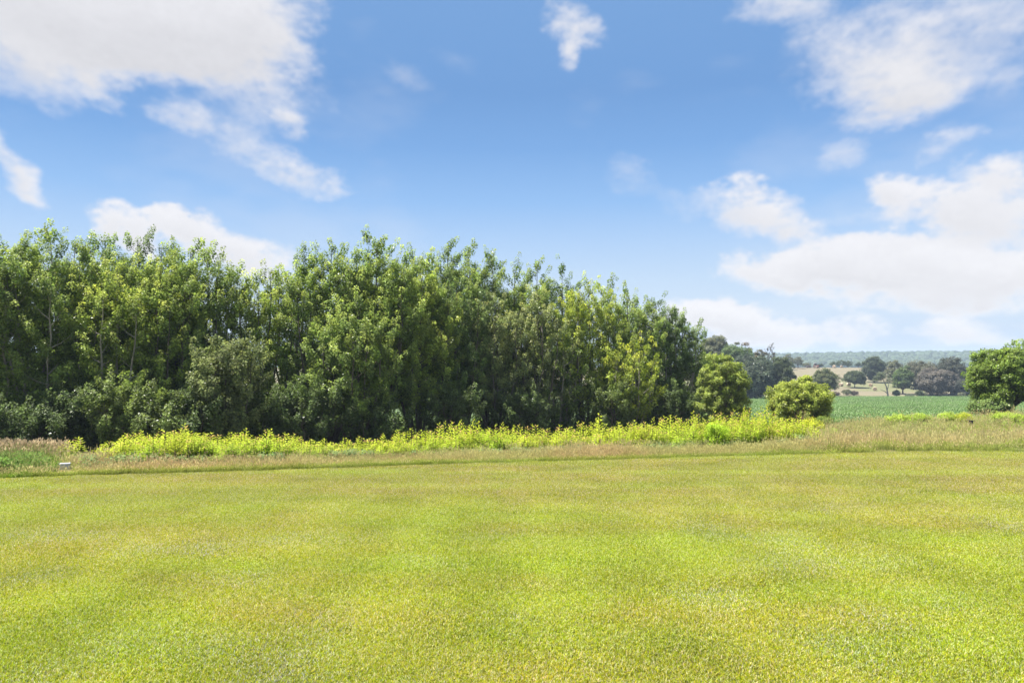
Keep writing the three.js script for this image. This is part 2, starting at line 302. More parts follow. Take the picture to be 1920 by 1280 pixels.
// an upswept tree with several leaders, leafy almost to the ground
function upswept({ H, W, seed, tint, fill = 1, base = .14, stems = 5, lean = 0, tips = 1 }) {
  const R = rngOf(seed), limbs = [], items = [];
  for (let i = 0; i < stems; i++) {
    const a = i * 2.4 + R() * 1.2, rr = i === 0 ? .04 : .16 + .34 * Math.sqrt((i - R() * .7) / stems), h = H * (i === 0 ? 1 : 1.0 - .75 * rr * rr - .09 * R()), top = V(Math.cos(a) * W * rr * .9 + lean * h, h, Math.sin(a) * W * rr * .9);
    const start = V(Math.cos(a) * .15 * (i ? 1 : 0), -.2, Math.sin(a) * .15 * (i ? 1 : 0));
    const pts = curve(start, top, V(Math.cos(a) * W * rr * .28, 0, Math.sin(a) * W * rr * .28), 7).map((p, k) => k && k < 7 ? p.add(V((R() - .5) * .22, 0, (R() - .5) * .22)) : p);
    const r0 = (.055 + .012 * H * .5) * (i ? .75 : 1.1), twigs = [];
    const nb = Math.round(h * 2.6 * fill);
    for (let b = 0; b < nb; b++) {
      const t = lerp(base, .985, (b + R()) / nb), p0 = along(pts, t), qa = b * 2.4 + i + R() * .7;
      const env = Math.pow(Math.sin(Math.PI * clamp(.2 + t * .63, 0, 1)), .75) * W * .205 * (.4 + 1.05 * R()) * (R() < .12 && t < .7 ? 1.6 : 1) * lerp(1, .72, sstep(.78, 1, t)) + .22;
      const rise = lerp(.35, 1.35, t * t) + R() * .3, dir = V(Math.cos(qa), rise, Math.sin(qa)).normalize();
      const end = p0.clone().addScaledVector(dir, env), bow = V(Math.cos(qa) * .12, -.06 * env, Math.sin(qa) * .12), tw = curve(p0, end, bow, 3);
      twigs.push([tw, .012 + env * .010, .005]);
      const np = Math.max(2, Math.round((1.5 + env * 1.7) * fill));
      for (let k = 0; k < np; k++) {                                          // plumes that turn up towards their tips
        const u = lerp(.3, 1, (k + .6 * R() + .3) / np), root = along(tw, Math.min(u, 1)), out = V(Math.cos(qa + (R() - .5) * 2.4), 0, Math.sin(qa + (R() - .5) * 2.4));
        const pd = out.multiplyScalar(.75 + .4 * R()).add(V(0, .45 + .9 * R() * lerp(.6, 1.2, t), 0)).normalize(), len = (.45 + .5 * R()) * (u > .8 ? 1.2 : .9), nsp = 2 + (R() < .6 ? 1 : 0), gp = (.72 + .56 * R());
        for (let q = 0; q < nsp; q++) {
          const f = q / (nsp - 1), at = root.clone().addScaledVector(pd, len * f * .75).add(V((R() - .5) * .16, f * f * .14 + (R() - .5) * .1, (R() - .5) * .16)), d2 = pd.clone().add(V((R() - .5) * .5, .15 + f * .5, (R() - .5) * .5));
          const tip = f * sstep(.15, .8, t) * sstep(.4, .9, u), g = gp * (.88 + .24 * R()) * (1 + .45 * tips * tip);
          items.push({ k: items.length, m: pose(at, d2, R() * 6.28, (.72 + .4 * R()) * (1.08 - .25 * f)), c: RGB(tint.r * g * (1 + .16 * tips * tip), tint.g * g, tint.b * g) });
        }
      }
    }
    for (let k = 0; k < 3; k++) { const g = 1 + .2 * R(); items.push({ k, m: pose(top.clone().add(V((R() - .5) * .15, -.15 - .22 * k, (R() - .5) * .15)), V((R() - .5) * .4, 1, (R() - .5) * .4), R() * 6.28, .8), c: RGB(tint.r * g * 1.1, tint.g * g, tint.b * g) }); }
    limbs.push({ pts, r0, r1: .012, twigs });
  }
  return { limbs, items };
}
// a domed tree: limbs fan out from a short trunk to clumps of foliage over the dome
function domed({ H, W, seed, tint, clumps = 26, per = 30, trunk = .22, clump = .15, low = -.25, squash = 1, bare = 0, unit = 1, deep = .5, lean = 0 }) {
  const R = rngOf(seed), limbs = [], items = [], fork = V(lean * H * trunk, H * trunk, 0), rr0 = W * (.5 - clump * .8), cy = H * (trunk * .55 + .42), ry = (H - W * clump * .55 - cy) * squash;
  limbs.push({ pts: curve(V(0, -.3, 0), fork, V((R() - .5) * .1 * W * .2, 0, 0), 4), r0: .032 * H + .02, r1: .022 * H, twigs: [] });
  const nl = Math.min(clumps, 9);
  for (let i = 0; i < clumps; i++) {
    const yy = lerp(low, .95, (i + .5) / clumps), q = i * 2.39996 + R() * .5, rr = Math.sqrt(Math.max(0, 1 - yy * yy)), far = lerp(1 - deep * .5, 1, Math.sqrt(R())) * (.84 + .3 * R());
    const lump = .78 + .36 * R(), c = V(Math.cos(q) * rr * rr0 * far + lean * H * .7, cy + yy * ry * far * (yy < 0 ? .9 : 1), Math.sin(q) * rr * rr0 * far);
    const pts = curve(fork.clone().multiplyScalar(.9 + .1 * R()), c, V((R() - .5) * .3, H * .03, (R() - .5) * .3), 4), twigs = [];
    for (let k = 0; k < 4; k++) { const a = along(pts, .5 + .15 * k), e = c.clone().add(V((R() - .5), R() * .8 - .2, (R() - .5)).multiplyScalar(W * clump * 1.5)); twigs.push([curve(a, e, V(0, .05, 0), 2), .006 * H * unit * .5 + .004, .004]); }
    const L = { pts, r0: .012 * H + .006, r1: .006 + .002 * H, twigs };
    if (i < nl) limbs.push(L); else { limbs[1 + (i % nl)].twigs.push([pts, L.r0 * .7, L.r1 * .7], ...twigs); }
    if (R() < bare) continue;
    const rc = W * clump * (.55 + .75 * R()) * lump, bright = .82 + .36 * R();
    const some = per * (.6 + .8 * R());
    for (let k = 0; k < some; k++) {
      const v = V(R() - .5, R() - .5, R() - .5).multiplyScalar(2); if (v.lengthSq() > 1) v.normalize();
      v.y = Math.abs(v.y) * .85 - .2;
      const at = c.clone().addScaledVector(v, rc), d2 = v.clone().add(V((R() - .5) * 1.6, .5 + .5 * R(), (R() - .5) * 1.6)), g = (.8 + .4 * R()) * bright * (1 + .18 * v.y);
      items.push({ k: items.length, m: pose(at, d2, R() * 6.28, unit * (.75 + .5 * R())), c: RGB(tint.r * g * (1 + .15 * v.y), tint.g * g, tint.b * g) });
    }
  }
  return { limbs, items };
}
function plant(name, made, { label, category = 'tree', group, at, sprays = SPRAY, bark = BARK, mat = leafMat, turn = 0 }) {
  const t = thing(name, label, category, at, group);
  t.rotation.y = turn;
  treeBody(t, made.limbs, bark);
  crownOf(t, made.items, sprays, mat);
  return t;
}
const heightTo = (px, py, depth) => point(px, py, depth).y - spot(px, depth).y;

const MAPLE = RGB(.172, .238, .046), MAPLE_LIGHT = RGB(.225, .292, .05), MAPLE_DARK = RGB(.122, .182, .044), SILVER = RGB(.18, .22, .07), LIME = RGB(.25, .31, .035);
const ROW = 'tall upswept trees of the dense row behind the thicket';
// [photo column, metres ahead, photo row of the top, width in metres, tint, fill, label]
const TREES = [
  [-70, 35, 432, 5, MAPLE, 1, 'tall tree cut by the picture edge at the far left end of the row'],
  [18, 36, 437, 4.6, MAPLE, 1, 'tall tree with a single thin tip, leftmost whole top of the row'],
  [86, 36.5, 423, 5.2, MAPLE, 1.1, 'broad tall tree with the highest ragged double top near the left end of the row'],
  [132, 42, 433, 4, MAPLE_DARK, .8, 'narrow tree tucked behind the right shoulder of the broad tall tree at the left'],
  [190, 42, 426, 4, MAPLE_DARK, .9, 'dark slim tree with a pointed tip under the left end of the low white cloud'],
  [215, 37, 474, 4.6, MAPLE_LIGHT, 1, 'lighter green tree in front of three dark tips under the low white cloud'],
  [250, 43, 427, 3.6, MAPLE_DARK, .9, 'darkest slim tip rising against the low white cloud, second of three dark tips'],
  [300, 43.5, 441, 4, MAPLE_DARK, .9, 'dark tree with two short blunt tips against the low white cloud'],
  [292, 38, 472, 4.4, MAPLE_LIGHT, 1, 'bright-topped tree below the two short blunt tips, before the low white cloud'],
  [345, 39, 446, 4, MAPLE, 1, 'tall tree with a feathery top left of the deep notch in the row'],
  [388, 40.5, 449, 4.2, MAPLE, 1, 'tall tree with outstretched right-hand sprays on the left brink of the deep notch'],
  [452, 41, 498, 3.4, MAPLE_LIGHT, .7, 'thin airy tree with bare stems showing, first right of the deep notch in the row'],
  [500, 41.5, 485, 3.4, MAPLE_LIGHT, .7, 'airy light green tree with sky showing between its stems, right of the deep notch'],
  [552, 46, 478, 4.2, MAPLE_DARK, 1, 'dark shorter tree filling the dip left of the widest rounded crown'],
  [620, 42, 442, 5.2, MAPLE, 1.15, 'left half of the widest rounded double crown in the middle of the row'],
  [702, 43, 433, 5.6, MAPLE, 1.15, 'right half of the widest rounded double crown with the spiky summit'],
  [668, 39.5, 548, 4.4, MAPLE, 1, 'lower bright-shouldered tree standing in front of the widest rounded double crown'],
  [768, 49, 460, 4.2, MAPLE_DARK, .9, 'dark tip peeping out just right of the widest rounded crown'],
  [786, 44, 475, 4.8, MAPLE_LIGHT, 1.1, 'sunlit tree with vertical plume-like sprays right of the widest rounded crown'],
  [832, 50, 449, 3.8, MAPLE, .9, 'first of two close tall plumes right of the middle of the row'],
  [868, 50, 446, 3.8, MAPLE, .9, 'second and taller of two close plumes right of the middle of the row'],
  [852, 46, 505, 4, MAPLE_DARK, 1, 'dark tree below and in front of the two close tall plumes'],
  [922, 51, 460, 3, MAPLE, .9, 'narrow single spire alone before blue sky, just right of the two plumes'],
  [925, 47.5, 545, 3.8, SILVER, .9, 'silvery green tree below the narrow single spire'],
  [962, 52, 487, 3.8, MAPLE, .8, 'low-topped tree in the gap right of the narrow single spire'],
  [1003, 53, 478, 4, MAPLE, .9, 'peaked tree where the row begins to step down to the right'],
  [1000, 49.5, 540, 4, SILVER, .9, 'silvery mid-height tree with thin stems below the peaked tree of the stepping row'],
  [1052, 54.5, 492, 4.2, MAPLE_DARK, .9, 'dark tree with a leafy blunt top, left neighbour of the brightest yellow-green crown'],
  [1050, 51, 585, 3.8, MAPLE, .9, 'half-height tree in front of the dark blunt-topped tree'],
  [1100, 52, 516, 4.6, LIME, 1, 'brightest yellow-green crown in the right part of the row, with dark stems below'],
  [1142, 56, 519, 4, MAPLE, .9, 'tree peeping over the right shoulder of the brightest yellow-green crown'],
  [1180, 54, 527, 4.8, MAPLE, 1.1, 'rounded dark green tree, third from the right end of the tall row'],
  [1185, 50.5, 615, 3.6, LIME, .8, 'low yellow-green tree with one bright outstretched bough near the right of the row'],
  [1222, 56, 543, 4.6, MAPLE_DARK, 1.2, 'dark tree with wind-swept sprays, second from the right end of the tall row'],
  [1262, 57, 566, 4.2, MAPLE_DARK, 1.2, 'last tall dark tree at the right end of the row, sprays pointing right'],
  [1300, 58.5, 628, 3.2, MAPLE, 1.1, 'shorter tree ending the slope of the row at the right, before the distant woods'],
];
TREES.forEach(([px, depth, top, W, tint, fill, label], i) => {
  const at = spot(px, depth), H = heightTo(px, top, depth) - (px > 1150 ? 1.1 : .75), R = rngOf(900 + i);
  const back = depth > 41.5 + (px / 1300) * 10;
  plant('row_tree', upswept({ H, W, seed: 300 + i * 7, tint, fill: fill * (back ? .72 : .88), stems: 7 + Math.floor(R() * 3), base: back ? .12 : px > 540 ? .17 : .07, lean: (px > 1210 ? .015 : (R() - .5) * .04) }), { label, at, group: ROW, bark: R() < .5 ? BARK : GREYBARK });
});
// smaller trees and shrubs crowding the foot of the row
const FOOT = [
  [22, 33, 772, 3.4, MAPLE_DARK, 'dark green shrub at the foot of the row behind the pink-tan reeds'],
  [75, 33.5, 768, 3, MAPLE_DARK, 'dark leafy understorey tree above the pink-tan reeds'],
  [150, 34.5, 730, 3, MAPLE_DARK, 'dark understorey tree below the dark pointed tip at the left of the row'],
  [232, 33.5, 728, 2.6, MAPLE, 'understorey tree with layered boughs behind the first tall saplings'],
  [300, 33, 762, 2.4, MAPLE, 'leafy low tree at the foot of the row left of the silvery young tree'],
  [372, 34, 745, 2.8, MAPLE_DARK, 'dark shrub half hidden behind the thicket, left below the silvery young tree'],
  [425, 34.5, 645, 2.6, SILVER, 'silvery young tree with a pointed top standing before the deep notch of the row'],
  [500, 36, 745, 2.6, MAPLE_DARK, 'dark leafy shrub below the airy tree right of the notch'],
  [572, 37, 728, 3.4, MAPLE_DARK, 'broad dark green shrub at the foot of the widest rounded crown'],
  [700, 39, 765, 3, MAPLE_DARK, 'dark low shrub below the middle of the row'],
  [842, 42, 735, 2.8, MAPLE_DARK, 'small rounded dark shrub below the two close tall plumes'],
  [985, 46, 745, 2.8, MAPLE_DARK, 'thin dark shrub at the foot of the row below the narrow single spire'],
  [1150, 49, 728, 3, MAPLE, 'leafy shrub at the foot of the brightest yellow-green crown'],
  [1262, 52, 735, 3.4, MAPLE_DARK, 'dark low bush at the foot of the last tall tree'],
];
FOOT.forEach(([px, depth, top, W, tint, label], i) => {
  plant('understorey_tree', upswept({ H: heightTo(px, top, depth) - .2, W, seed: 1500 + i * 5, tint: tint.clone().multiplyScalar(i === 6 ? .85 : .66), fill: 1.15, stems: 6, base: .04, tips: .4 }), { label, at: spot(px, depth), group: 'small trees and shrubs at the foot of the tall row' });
});
{ // rank undergrowth in the shade of the row
  const R = rngOf(1800), bins = SPRAY.map(() => []);
  for (let i = 0; i < 2600; i++) {
    const px = -120 + R() * 1450, depth = 33.5 + Math.max(0, px) / 1300 * 20 + R() * 9, h = R() * R() * 1.5, g = .7 + .5 * R();
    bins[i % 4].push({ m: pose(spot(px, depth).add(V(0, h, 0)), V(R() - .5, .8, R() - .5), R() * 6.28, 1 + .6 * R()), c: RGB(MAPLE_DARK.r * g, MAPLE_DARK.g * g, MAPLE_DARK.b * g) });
  }
  const under = new THREE.Group(); under.name = 'undergrowth'; scene.add(under);
  tag(under, 'dark leafy undergrowth in the shade beneath the tall tree row', 'undergrowth', null, 'stuff');
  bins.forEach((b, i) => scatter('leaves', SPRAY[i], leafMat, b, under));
}
// single trees of the near ground, to the right of the row
plant('round_tree', domed({ H: heightTo(1362, 664, 50), W: 3.75, seed: 41, tint: RGB(.20, .255, .042), clumps: 74, per: 24, trunk: .06, low: -1, clump: .105, unit: .7, deep: .9 }), { label: 'rounded yellow-green tree joined to the right end of the tall row', at: spot(1356, 50) });
plant('small_tree', domed({ H: heightTo(1498, 709, 45), W: 4.15, seed: 42, tint: RGB(.225, .275, .04), clumps: 74, per: 22, trunk: .05, low: -.95, clump: .09, unit: .7, deep: .9 }), { label: 'low spreading yellow-green tree standing alone before the corn field', at: spot(1498, 45) });
plant('leafy_tree', domed({ H: heightTo(1893, 649, 50), W: 5.4, seed: 43, tint: RGB(.135, .20, .025), clumps: 96, per: 22, trunk: .16, low: -.8, clump: .1, unit: .85, deep: .9 }), { label: 'vivid green leafy tree cut by the right picture edge, at the corn field corner', at: spot(1893, 50) });
plant('low_bush', domed({ H: heightTo(1852, 757, 49), W: 2.3, seed: 44, tint: MAPLE_DARK, clumps: 14, per: 26, trunk: .1, low: -.5, clump: .2 }), { label: 'dark low bush under the left side of the vivid green tree', category: 'bush', at: spot(1855, 49) });

// ---------------------------------------------------------------- farther trees round the fields
const OAKGREEN = RGB(.08, .11, .042), GREYGREEN = RGB(.15, .165, .085), MIDGREEN = RGB(.11, .17, .048), DUSK = RGB(.135, .125, .10), TAN = RGB(.17, .14, .09), DEEP = RGB(.055, .085, .04);
// [column, metres ahead, row of the top, width in pixels, tint, clumps, per clump, bareness, trunk share, label]
const FAR = [
  [1338, 226, 628, 62, GREYGREEN, 34, 26, .04, .2, 'tall rounded grey-green oak rising behind the right end of the tall row'],
  [1378, 222, 645, 70, MIDGREEN, 40, 22, 0, .15, 'mid-green tree on the skyline left of the brown sparse-leaved tree'],
  [1378, 232, 641, 26, GREYGREEN, 16, 16, .2, .3, 'thin-topped grey tree just above the mid-green skyline tree'],
  [1400, 226, 643, 34, TAN, 26, 14, .15, .15, 'brownish sparse-leaved tree with twiggy top on the skyline'],
  [1426, 224, 652, 38, RGB(.16, .15, .075), 26, 18, .08, .12, 'yellowish tree between the brown tree and the dark twiggy spire'],
  [1408, 203, 668, 92, RGB(.075, .105, .06), 46, 26, 0, .1, 'big dark rounded tree standing at the left edge of the corn field'],
  [1462, 205, 668, 54, OAKGREEN, 34, 24, 0, .12, 'dark green tree directly behind the lone low yellow-green tree'],
  [1352, 205, 690, 60, DEEP, 30, 22, 0, .1, 'deep green tree mostly hidden behind the rounded yellow-green tree'],
  [1477, 425, 664, 22, GREYGREEN, 16, 14, .1, .25, 'far grey-green tree at the left end of the hay field crest'],
  [1496, 440, 668, 22, GREYGREEN, 16, 12, .1, .25, 'far pale tree on the crest beside the stubble, left of the farm machine'],
  [1548, 240, 690, 48, RGB(.135, .16, .06), 36, 14, .12, .25, 'loose light green tree looking over the right side of the lone low tree'],
  [1602, 298, 695, 40, OAKGREEN, 30, 26, 0, .2, 'small round dark tree on a short trunk alone in the hay field'],
  [1638.5, 330, 669, 40, RGB(.07, .095, .05), 40, 28, 0, .12, 'largest dense dome-shaped tree on the hay slope'],
  [1677, 300, 674, 34, GREYGREEN, 24, 14, .15, .25, 'grey-green loose tree right of the dense dome-shaped tree'],
  [1692, 268, 687, 38, MIDGREEN, 30, 24, 0, .15, 'dark green full tree left of the purple-grey thicket tree'],
  [1728, 292, 679, 62, RGB(.12, .125, .07), 34, 14, .2, .2, 'wide olive tree with thin branches behind the purple-grey tree'],
  [1756, 262, 694, 74, DUSK, 46, 24, .05, .08, 'wide purple-grey leafed tree at the far edge of the corn field'],
  [1783, 266, 670, 56, RGB(.075, .085, .055), 36, 13, .1, .3, 'tallest dark oak with open gnarled branches at the far corn edge'],
  [1818, 270, 686, 38, RGB(.09, .085, .075), 26, 16, .1, .2, 'dark rounded tree right of the tallest oak, before the ridge'],
  [1806, 256, 712, 50, RGB(.065, .075, .055), 30, 22, 0, .08, 'low dark tree at the right foot of the tallest oak'],
];
FAR.forEach(([px, depth, top, wpx, tint, clumps, per, bare, trunk, label], i) => {
  const W = wpx * depth / F0, H = heightTo(px, top, depth);
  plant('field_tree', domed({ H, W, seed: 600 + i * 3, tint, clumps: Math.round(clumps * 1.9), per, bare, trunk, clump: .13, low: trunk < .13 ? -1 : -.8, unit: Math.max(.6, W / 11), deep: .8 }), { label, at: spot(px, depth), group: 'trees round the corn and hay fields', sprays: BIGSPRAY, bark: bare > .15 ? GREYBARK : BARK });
});
plant('spire_tree', upswept({ H: heightTo(1446, 647, 221), W: 4.6, seed: 777, tint: RGB(.10, .085, .055), fill: .55, stems: 3, base: .25, tips: 0 }), { label: 'dark nearly bare spire of a tree on the skyline left of the hay field', at: spot(1446, 221), bark: RGB(.08, .07, .06), sprays: SPRAY });
{ // the bare-trunked leaning tree
  const depth = 256, at = spot(1664.5, depth), t = thing('leaning_tree', 'pale leaning tree with a bare forked trunk at the far corn edge', 'tree', at), k = depth / F0, R = rngOf(71), items = [];
  const trunk = [V(0, -.2, 0), V(-.3 * k * 4, 9 * k, 0), V(-4 * k, 20 * k, .2), V(-9 * k, 32 * k, 0), V(-14 * k, 42 * k, .3)], side = [V(-1 * k, 6 * k, 0), V(-8 * k, 11 * k, .2), V(-15 * k, 14 * k, 0)], up = [V(-1.5 * k, 12 * k, 0), V(1 * k, 22 * k, 0), V(3 * k, 31 * k, 0)];
  treeBody(t, [{ pts: trunk, r0: .32, r1: .08, twigs: [] }, { pts: side, r0: .16, r1: .06, twigs: [] }, { pts: up, r0: .16, r1: .05, twigs: [] }], PALEBARK);
  for (let i = 0; i < 150; i++) { const c = [V(-14 * k, 40 * k, 0), V(-20 * k, 33 * k, 0), V(-9 * k, 36 * k, .5), V(3 * k, 29 * k, 0)][i % 4], p = c.clone().add(V((R() - .5) * 12 * k, (R() - .5) * 9 * k, (R() - .5) * 12 * k)), g = .8 + .4 * R(); items.push({ k: i, m: pose(p, V(R() - .5, 1, R() - .5), R() * 6.28, .6), c: RGB(.14 * g, .17 * g, .085 * g) }); }
  crownOf(t, items, BIGSPRAY, leafMat);
}
// bushes along the far field edges and on the crest: [column, metres ahead, row of the top, width in pixels, tint, label]
const BUSHES = [
  [1587, 262, 731, 16, GREYGREEN, 'grey-green bush at the hay field foot, left of a brownish bush'],
  [1600, 262, 734, 16, RGB(.14, .11, .085), 'brownish twiggy bush at the hay field foot'],
  [1566, 262, 737, 14, RGB(.12, .085, .065), 'low brown heap of brush at the corner of the corn field'],
  [1680, 256, 732, 13, DEEP, 'small dark bush at the foot of the dark green full tree'],
  [1705, 253, 740, 13, RGB(.15, .17, .10), 'pale green low bush between the dark bush and the cone-shaped bush'],
  [1722, 254, 733, 10, OAKGREEN, 'small cone-shaped bush at the left foot of the purple-grey tree'],
  [1731, 254, 737, 10, GREYGREEN, 'grey-green bush right against the cone-shaped bush'],
  [1803, 253, 737, 14, RGB(.16, .18, .10), 'pale bush at the corn edge below the tallest oak'],
  [1829, 258, 736, 18, RGB(.15, .145, .12), 'greyish bush left of the vivid green tree, at the far corn edge'],
  [1562, 456, 677, 16, OAKGREEN, 'left bush of the three clustered on the hay field crest'],
  [1576, 456, 674, 18, OAKGREEN, 'middle and tallest bush of the three clustered on the hay field crest'],
  [1590, 456, 676, 14, OAKGREEN, 'right bush of the three clustered on the hay field crest'],
  [1609, 456, 679, 13, DEEP, 'separate dark bush on the crest left of the dense dome-shaped tree'],
  [1538, 456, 682, 12, DEEP, 'dark low bush on the crest just right of the farm machine'],
  [1511, 456, 680, 18, GREYGREEN, 'low grey bush on the crest left of the dark bales'],
  [1662, 440, 679, 16, DEEP, 'dark bush on the crest right of the dense dome-shaped tree'],
];
BUSHES.forEach(([px, depth, top, wpx, tint, label], i) => {
  const W = wpx * depth / F0;
  plant('field_bush', domed({ H: Math.max(.8, heightTo(px, top, depth)), W, seed: 800 + i, tint, clumps: 12, per: 14, trunk: .08, low: -.7, clump: .2, unit: .55 }), { label, category: 'bush', at: spot(px, depth), group: 'bushes along the far field edges', sprays: BIGSPRAY });
});

// ---------------------------------------------------------------- wooded ridge on the horizon
{
  const R = rngOf(31), geos = [0, 1, 2].map((v) => {
    const g = new THREE.IcosahedronGeometry(1, 2), p = g.attributes.position, col = [];
    for (let i = 0; i < p.count; i++) { const x = p.getX(i), y = p.getY(i), z = p.getZ(i), k = .72 + .55 * fbm(x * 2.1 + v * 9 + z, y * 2.1 + z * 1.7, 3); p.setXYZ(i, x * k, y * k, z * k); const b = .8 + .4 * fbm(x * 5, y * 5 + z * 3, 2); col.push(b, b, b); }
    g.setAttribute('color', new THREE.Float32BufferAttribute(col, 3)); g.computeVertexNormals(); return g;
  });
  const mat = new THREE.MeshStandardMaterial({ name: 'far_foliage', color: 0xffffff, vertexColors: true, roughness: 1 });
  const woods = new THREE.Group(); woods.name = 'ridge_woods'; scene.add(woods);
  tag(woods, 'blue-green wooded ridge along the horizon behind the hay field', 'woods', null, 'stuff');
  const bins = [[], [], []];
  for (let i = 0; i < 9000; i++) {
    const az = (-46 + 96 * R()) * Math.PI / 180, r = 1180 + 680 * R(), x = Math.sin(az) * r, z = -Math.cos(az) * r, w = 4.5 + 3.5 * R(), h = 5 + 4 * R(), g = .7 + .6 * R();
    bins[i % 3].push({ m: new THREE.Matrix4().compose(V(x, land(x, z) + h * .7, z), new THREE.Quaternion().setFromAxisAngle(UP, R() * 6.28), V(w, h, w)), c: RGB(.045 * g, .065 * g, .032 * g) });
  }
  bins.forEach((b, i) => scatter('trees', geos[i], mat, b, woods));
}

// ---------------------------------------------------------------- corn plants in rows
{
  const geos = [0, 1, 2].map((v) => {
    const R = rngOf(50 + v), s = new Soup();
    for (let i = 0; i < 11; i++) {
      const x = (i - 5) * .2 + (R() - .5) * .06, h = .62 + .2 * R(), z0 = (R() - .5) * .06;
      for (let k = 0; k < 6; k++) {
        const q = k * 3.1 + R() * .9 + i, y = h * (.15 + .13 * k), L = .42 + .2 * R(), o = V(Math.cos(q), 0, Math.sin(q)), sd = V(-o.z, 0, o.x), g = .75 + .5 * R(), pale = R() < .14, c = pale ? RGB(.24 * g, .32 * g, .14 * g) : RGB(.085 * g, .165 * g, .03 * g);
        const a = V(x, y, z0), m = a.clone().addScaledVector(o, L * .55).add(V(0, .22, 0)), t = a.clone().addScaledVector(o, L).add(V(0, .02, 0));
        s.tri(a.clone().addScaledVector(sd, .02), m.clone().addScaledVector(sd, .04), m.clone().addScaledVector(sd, -.04), c); s.tri(a.clone().addScaledVector(sd, .02), m.clone().addScaledVector(sd, -.04), a.clone().addScaledVector(sd, -.02), c); s.tri(m.clone().addScaledVector(sd, .04), t, m.clone().addScaledVector(sd, -.04), c);
      }
    }
    return s.geo();
  });
  const corn = new THREE.Group(); corn.name = 'corn_crop'; scene.add(corn);
  tag(corn, 'young green corn in rows over the field beyond the meadow', 'corn', null, 'stuff');
  const R = rngOf(60), bins = [[], [], []];
  for (let d = 66; d < 249; d += .78) {
    const l = d * .24 - 4, r = d * .80 + 6;
    for (let x = l; x < r; x += 2.2) {
      const g = .72 + .5 * fbm(x * .1, d * .16, 3) + (R() - .5) * .42, xx = x + R() * .3, z = -d - (R() - .5) * .12 - x * .04;
      if (-z > 249.5 || -z < 65) continue;
      bins[Math.floor(R() * 3)].push({ m: new THREE.Matrix4().compose(V(xx, land(xx, z), z), new THREE.Quaternion().setFromAxisAngle(UP, .04 + (R() < .5 ? Math.PI : 0)), V(1, .9 + .25 * R(), 1)), c: RGB(g * (1 + (R() - .5) * .1), g, g) });
    }
  }
  bins.forEach((b, i) => scatter('leaves', geos[i], cornMat, b, corn));
}

